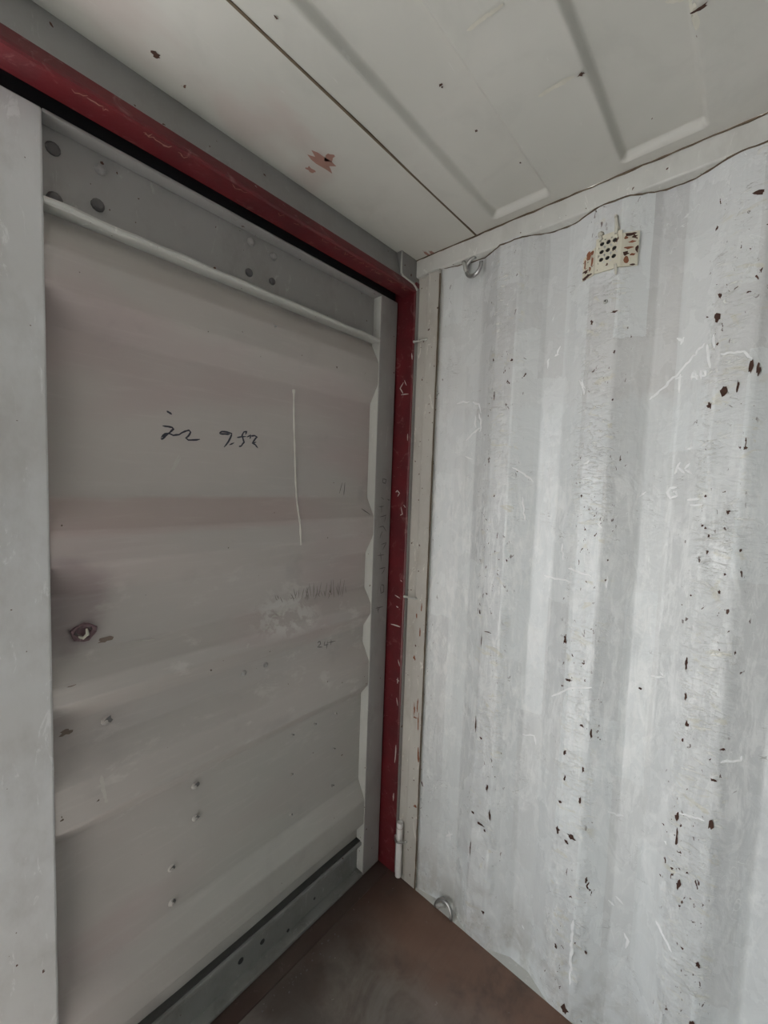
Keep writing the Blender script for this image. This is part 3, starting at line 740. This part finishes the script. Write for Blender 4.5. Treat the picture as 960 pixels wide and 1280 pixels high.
vpart(MB().tube([(-.005, -.692, 2.160), (-.007, -.694, 2.150), (-.004, -.695, 2.134)], [.004, .004, .002], 7), 'sealant_drip', 'cream')
scw = empty('wall_screw', on_wall(757, 377)); tag(scw, 'single shiny screw head on the wall below the perforated vent', 'screw')
m = MB().tube([(.002, 0, 0), (-.002, 0, 0), (-.0045, 0, 0)], [.006, .0055, .003], 10); m.build('screw_head', 'weld', scw)
m = MB().tube([(-.0042, 0, 0), (-.0046, 0, 0)], .0022, 8); m.build('socket', 'dark', scw)

# ------------------------------------------------------------------ lashing rings
def lash_ring(loc, pts, staple, label):
    r = empty('lashing_ring', loc); tag(r, label, 'lashing ring', 'lashing rings on the right wall')
    m = MB(); m.tube(pts, .0065, 10, True); m.build('ring', 'steel', r, True)
    m = MB(); m.tube(staple, .0065, 8); m.build('staple', 'weld', r, True)
    return r
# hangs from the rail's underside
c = Vector((.010, -.258, 2.298))
pts = [(.004*math.cos(a), .030*math.cos(a), .030*math.sin(a)) for a in [math.radians(100-i*17) for i in range(18)]]
lash_ring(c, pts, [(.0, .040, .026), (-.004, .034, .018), (-.002, .030, .0), (.0, .026, -.008)], 'small steel lashing ring hanging below the top rail at the corner')
c = Vector((.012, -.262, .002))
pts = [(-.012+.010*math.sin(a), .034*math.cos(a), .004+.034*math.sin(a)) for a in [math.radians(-5+i*12) for i in range(17)]]
lash_ring(c, pts, [(-.006, .030, -.004), (-.012, .026, .012), (-.008, .010, .022), (.0, .0, .020)], 'steel lashing ring at the foot of the wall by the floor')

# ------------------------------------------------------------------ lashing bars across the post groove
def bar(z0, z1, label, bow=0.0, dz=0):
    r = empty('lashing_bar', (-.001, -.050, (z0+z1)/2)); tag(r, label, 'lashing bar', 'lashing bars across the corner post groove')
    zc = (z0+z1)/2
    pts = [(.001-bow*math.sin(math.pi*i/8)-.003*(1 if 0 < i < 8 else 0), .024-.056*i/8, z0-zc+(z1-z0)*i/8) for i in range(9)]
    MB().tube(pts, .0038, 8).build('rod', 'weld' if not bow else 'steel', r, True)
    for y, zz_ in ((.022, z0-zc), (-.030, z1-zc)):
        MB().tube([(.003, y+.006, zz_-.001), (-.003, y, zz_), (.003, y-.006, zz_+.001)], [.003, .006, .003], 7).build('weld_blob', 'weld', r, True)
bar(2.095, 2.093, 'uppermost thin white lashing bar across the corner post groove')
bar(1.135, 1.137, 'lashing bar across the corner post groove at mid height')
bar(.158, .165, 'lowest lashing bar, bent around the white tube', .022)

# ------------------------------------------------------------------ white tube tucked behind the lowest bar
tb = empty('plastic_tube', (-.0015, -.048, .001)); tag(tb, 'short white tube standing upright behind the lowest lashing bar', 'tube')
m = MB(); seg = 20
prof = [(.0125, 0), (.0125, .222), (.0120, .2245), (.0105, .2245), (.0100, .222), (.0100, .12)]
for (r_, z_) in prof:
    for k in range(seg): m.v.append(Vector((r_*math.cos(2*math.pi*k/seg), r_*math.sin(2*math.pi*k/seg), z_)))
for i in range(len(prof)-1):
    for k in range(seg): m.f.append((i*seg+k, i*seg+(k+1) % seg, (i+1)*seg+(k+1) % seg, (i+1)*seg+k))
m.f.append(tuple(range((len(prof)-1)*seg, len(prof)*seg)))
m.build('tube_wall', 'tube', tb, True)
m = MB().tube([(.0128*math.cos(a), .0128*math.sin(a), .205) for a in [i*math.pi/10 for i in range(21)]], .0006, 5, False); m.build('rim_line', 'smudge', tb)
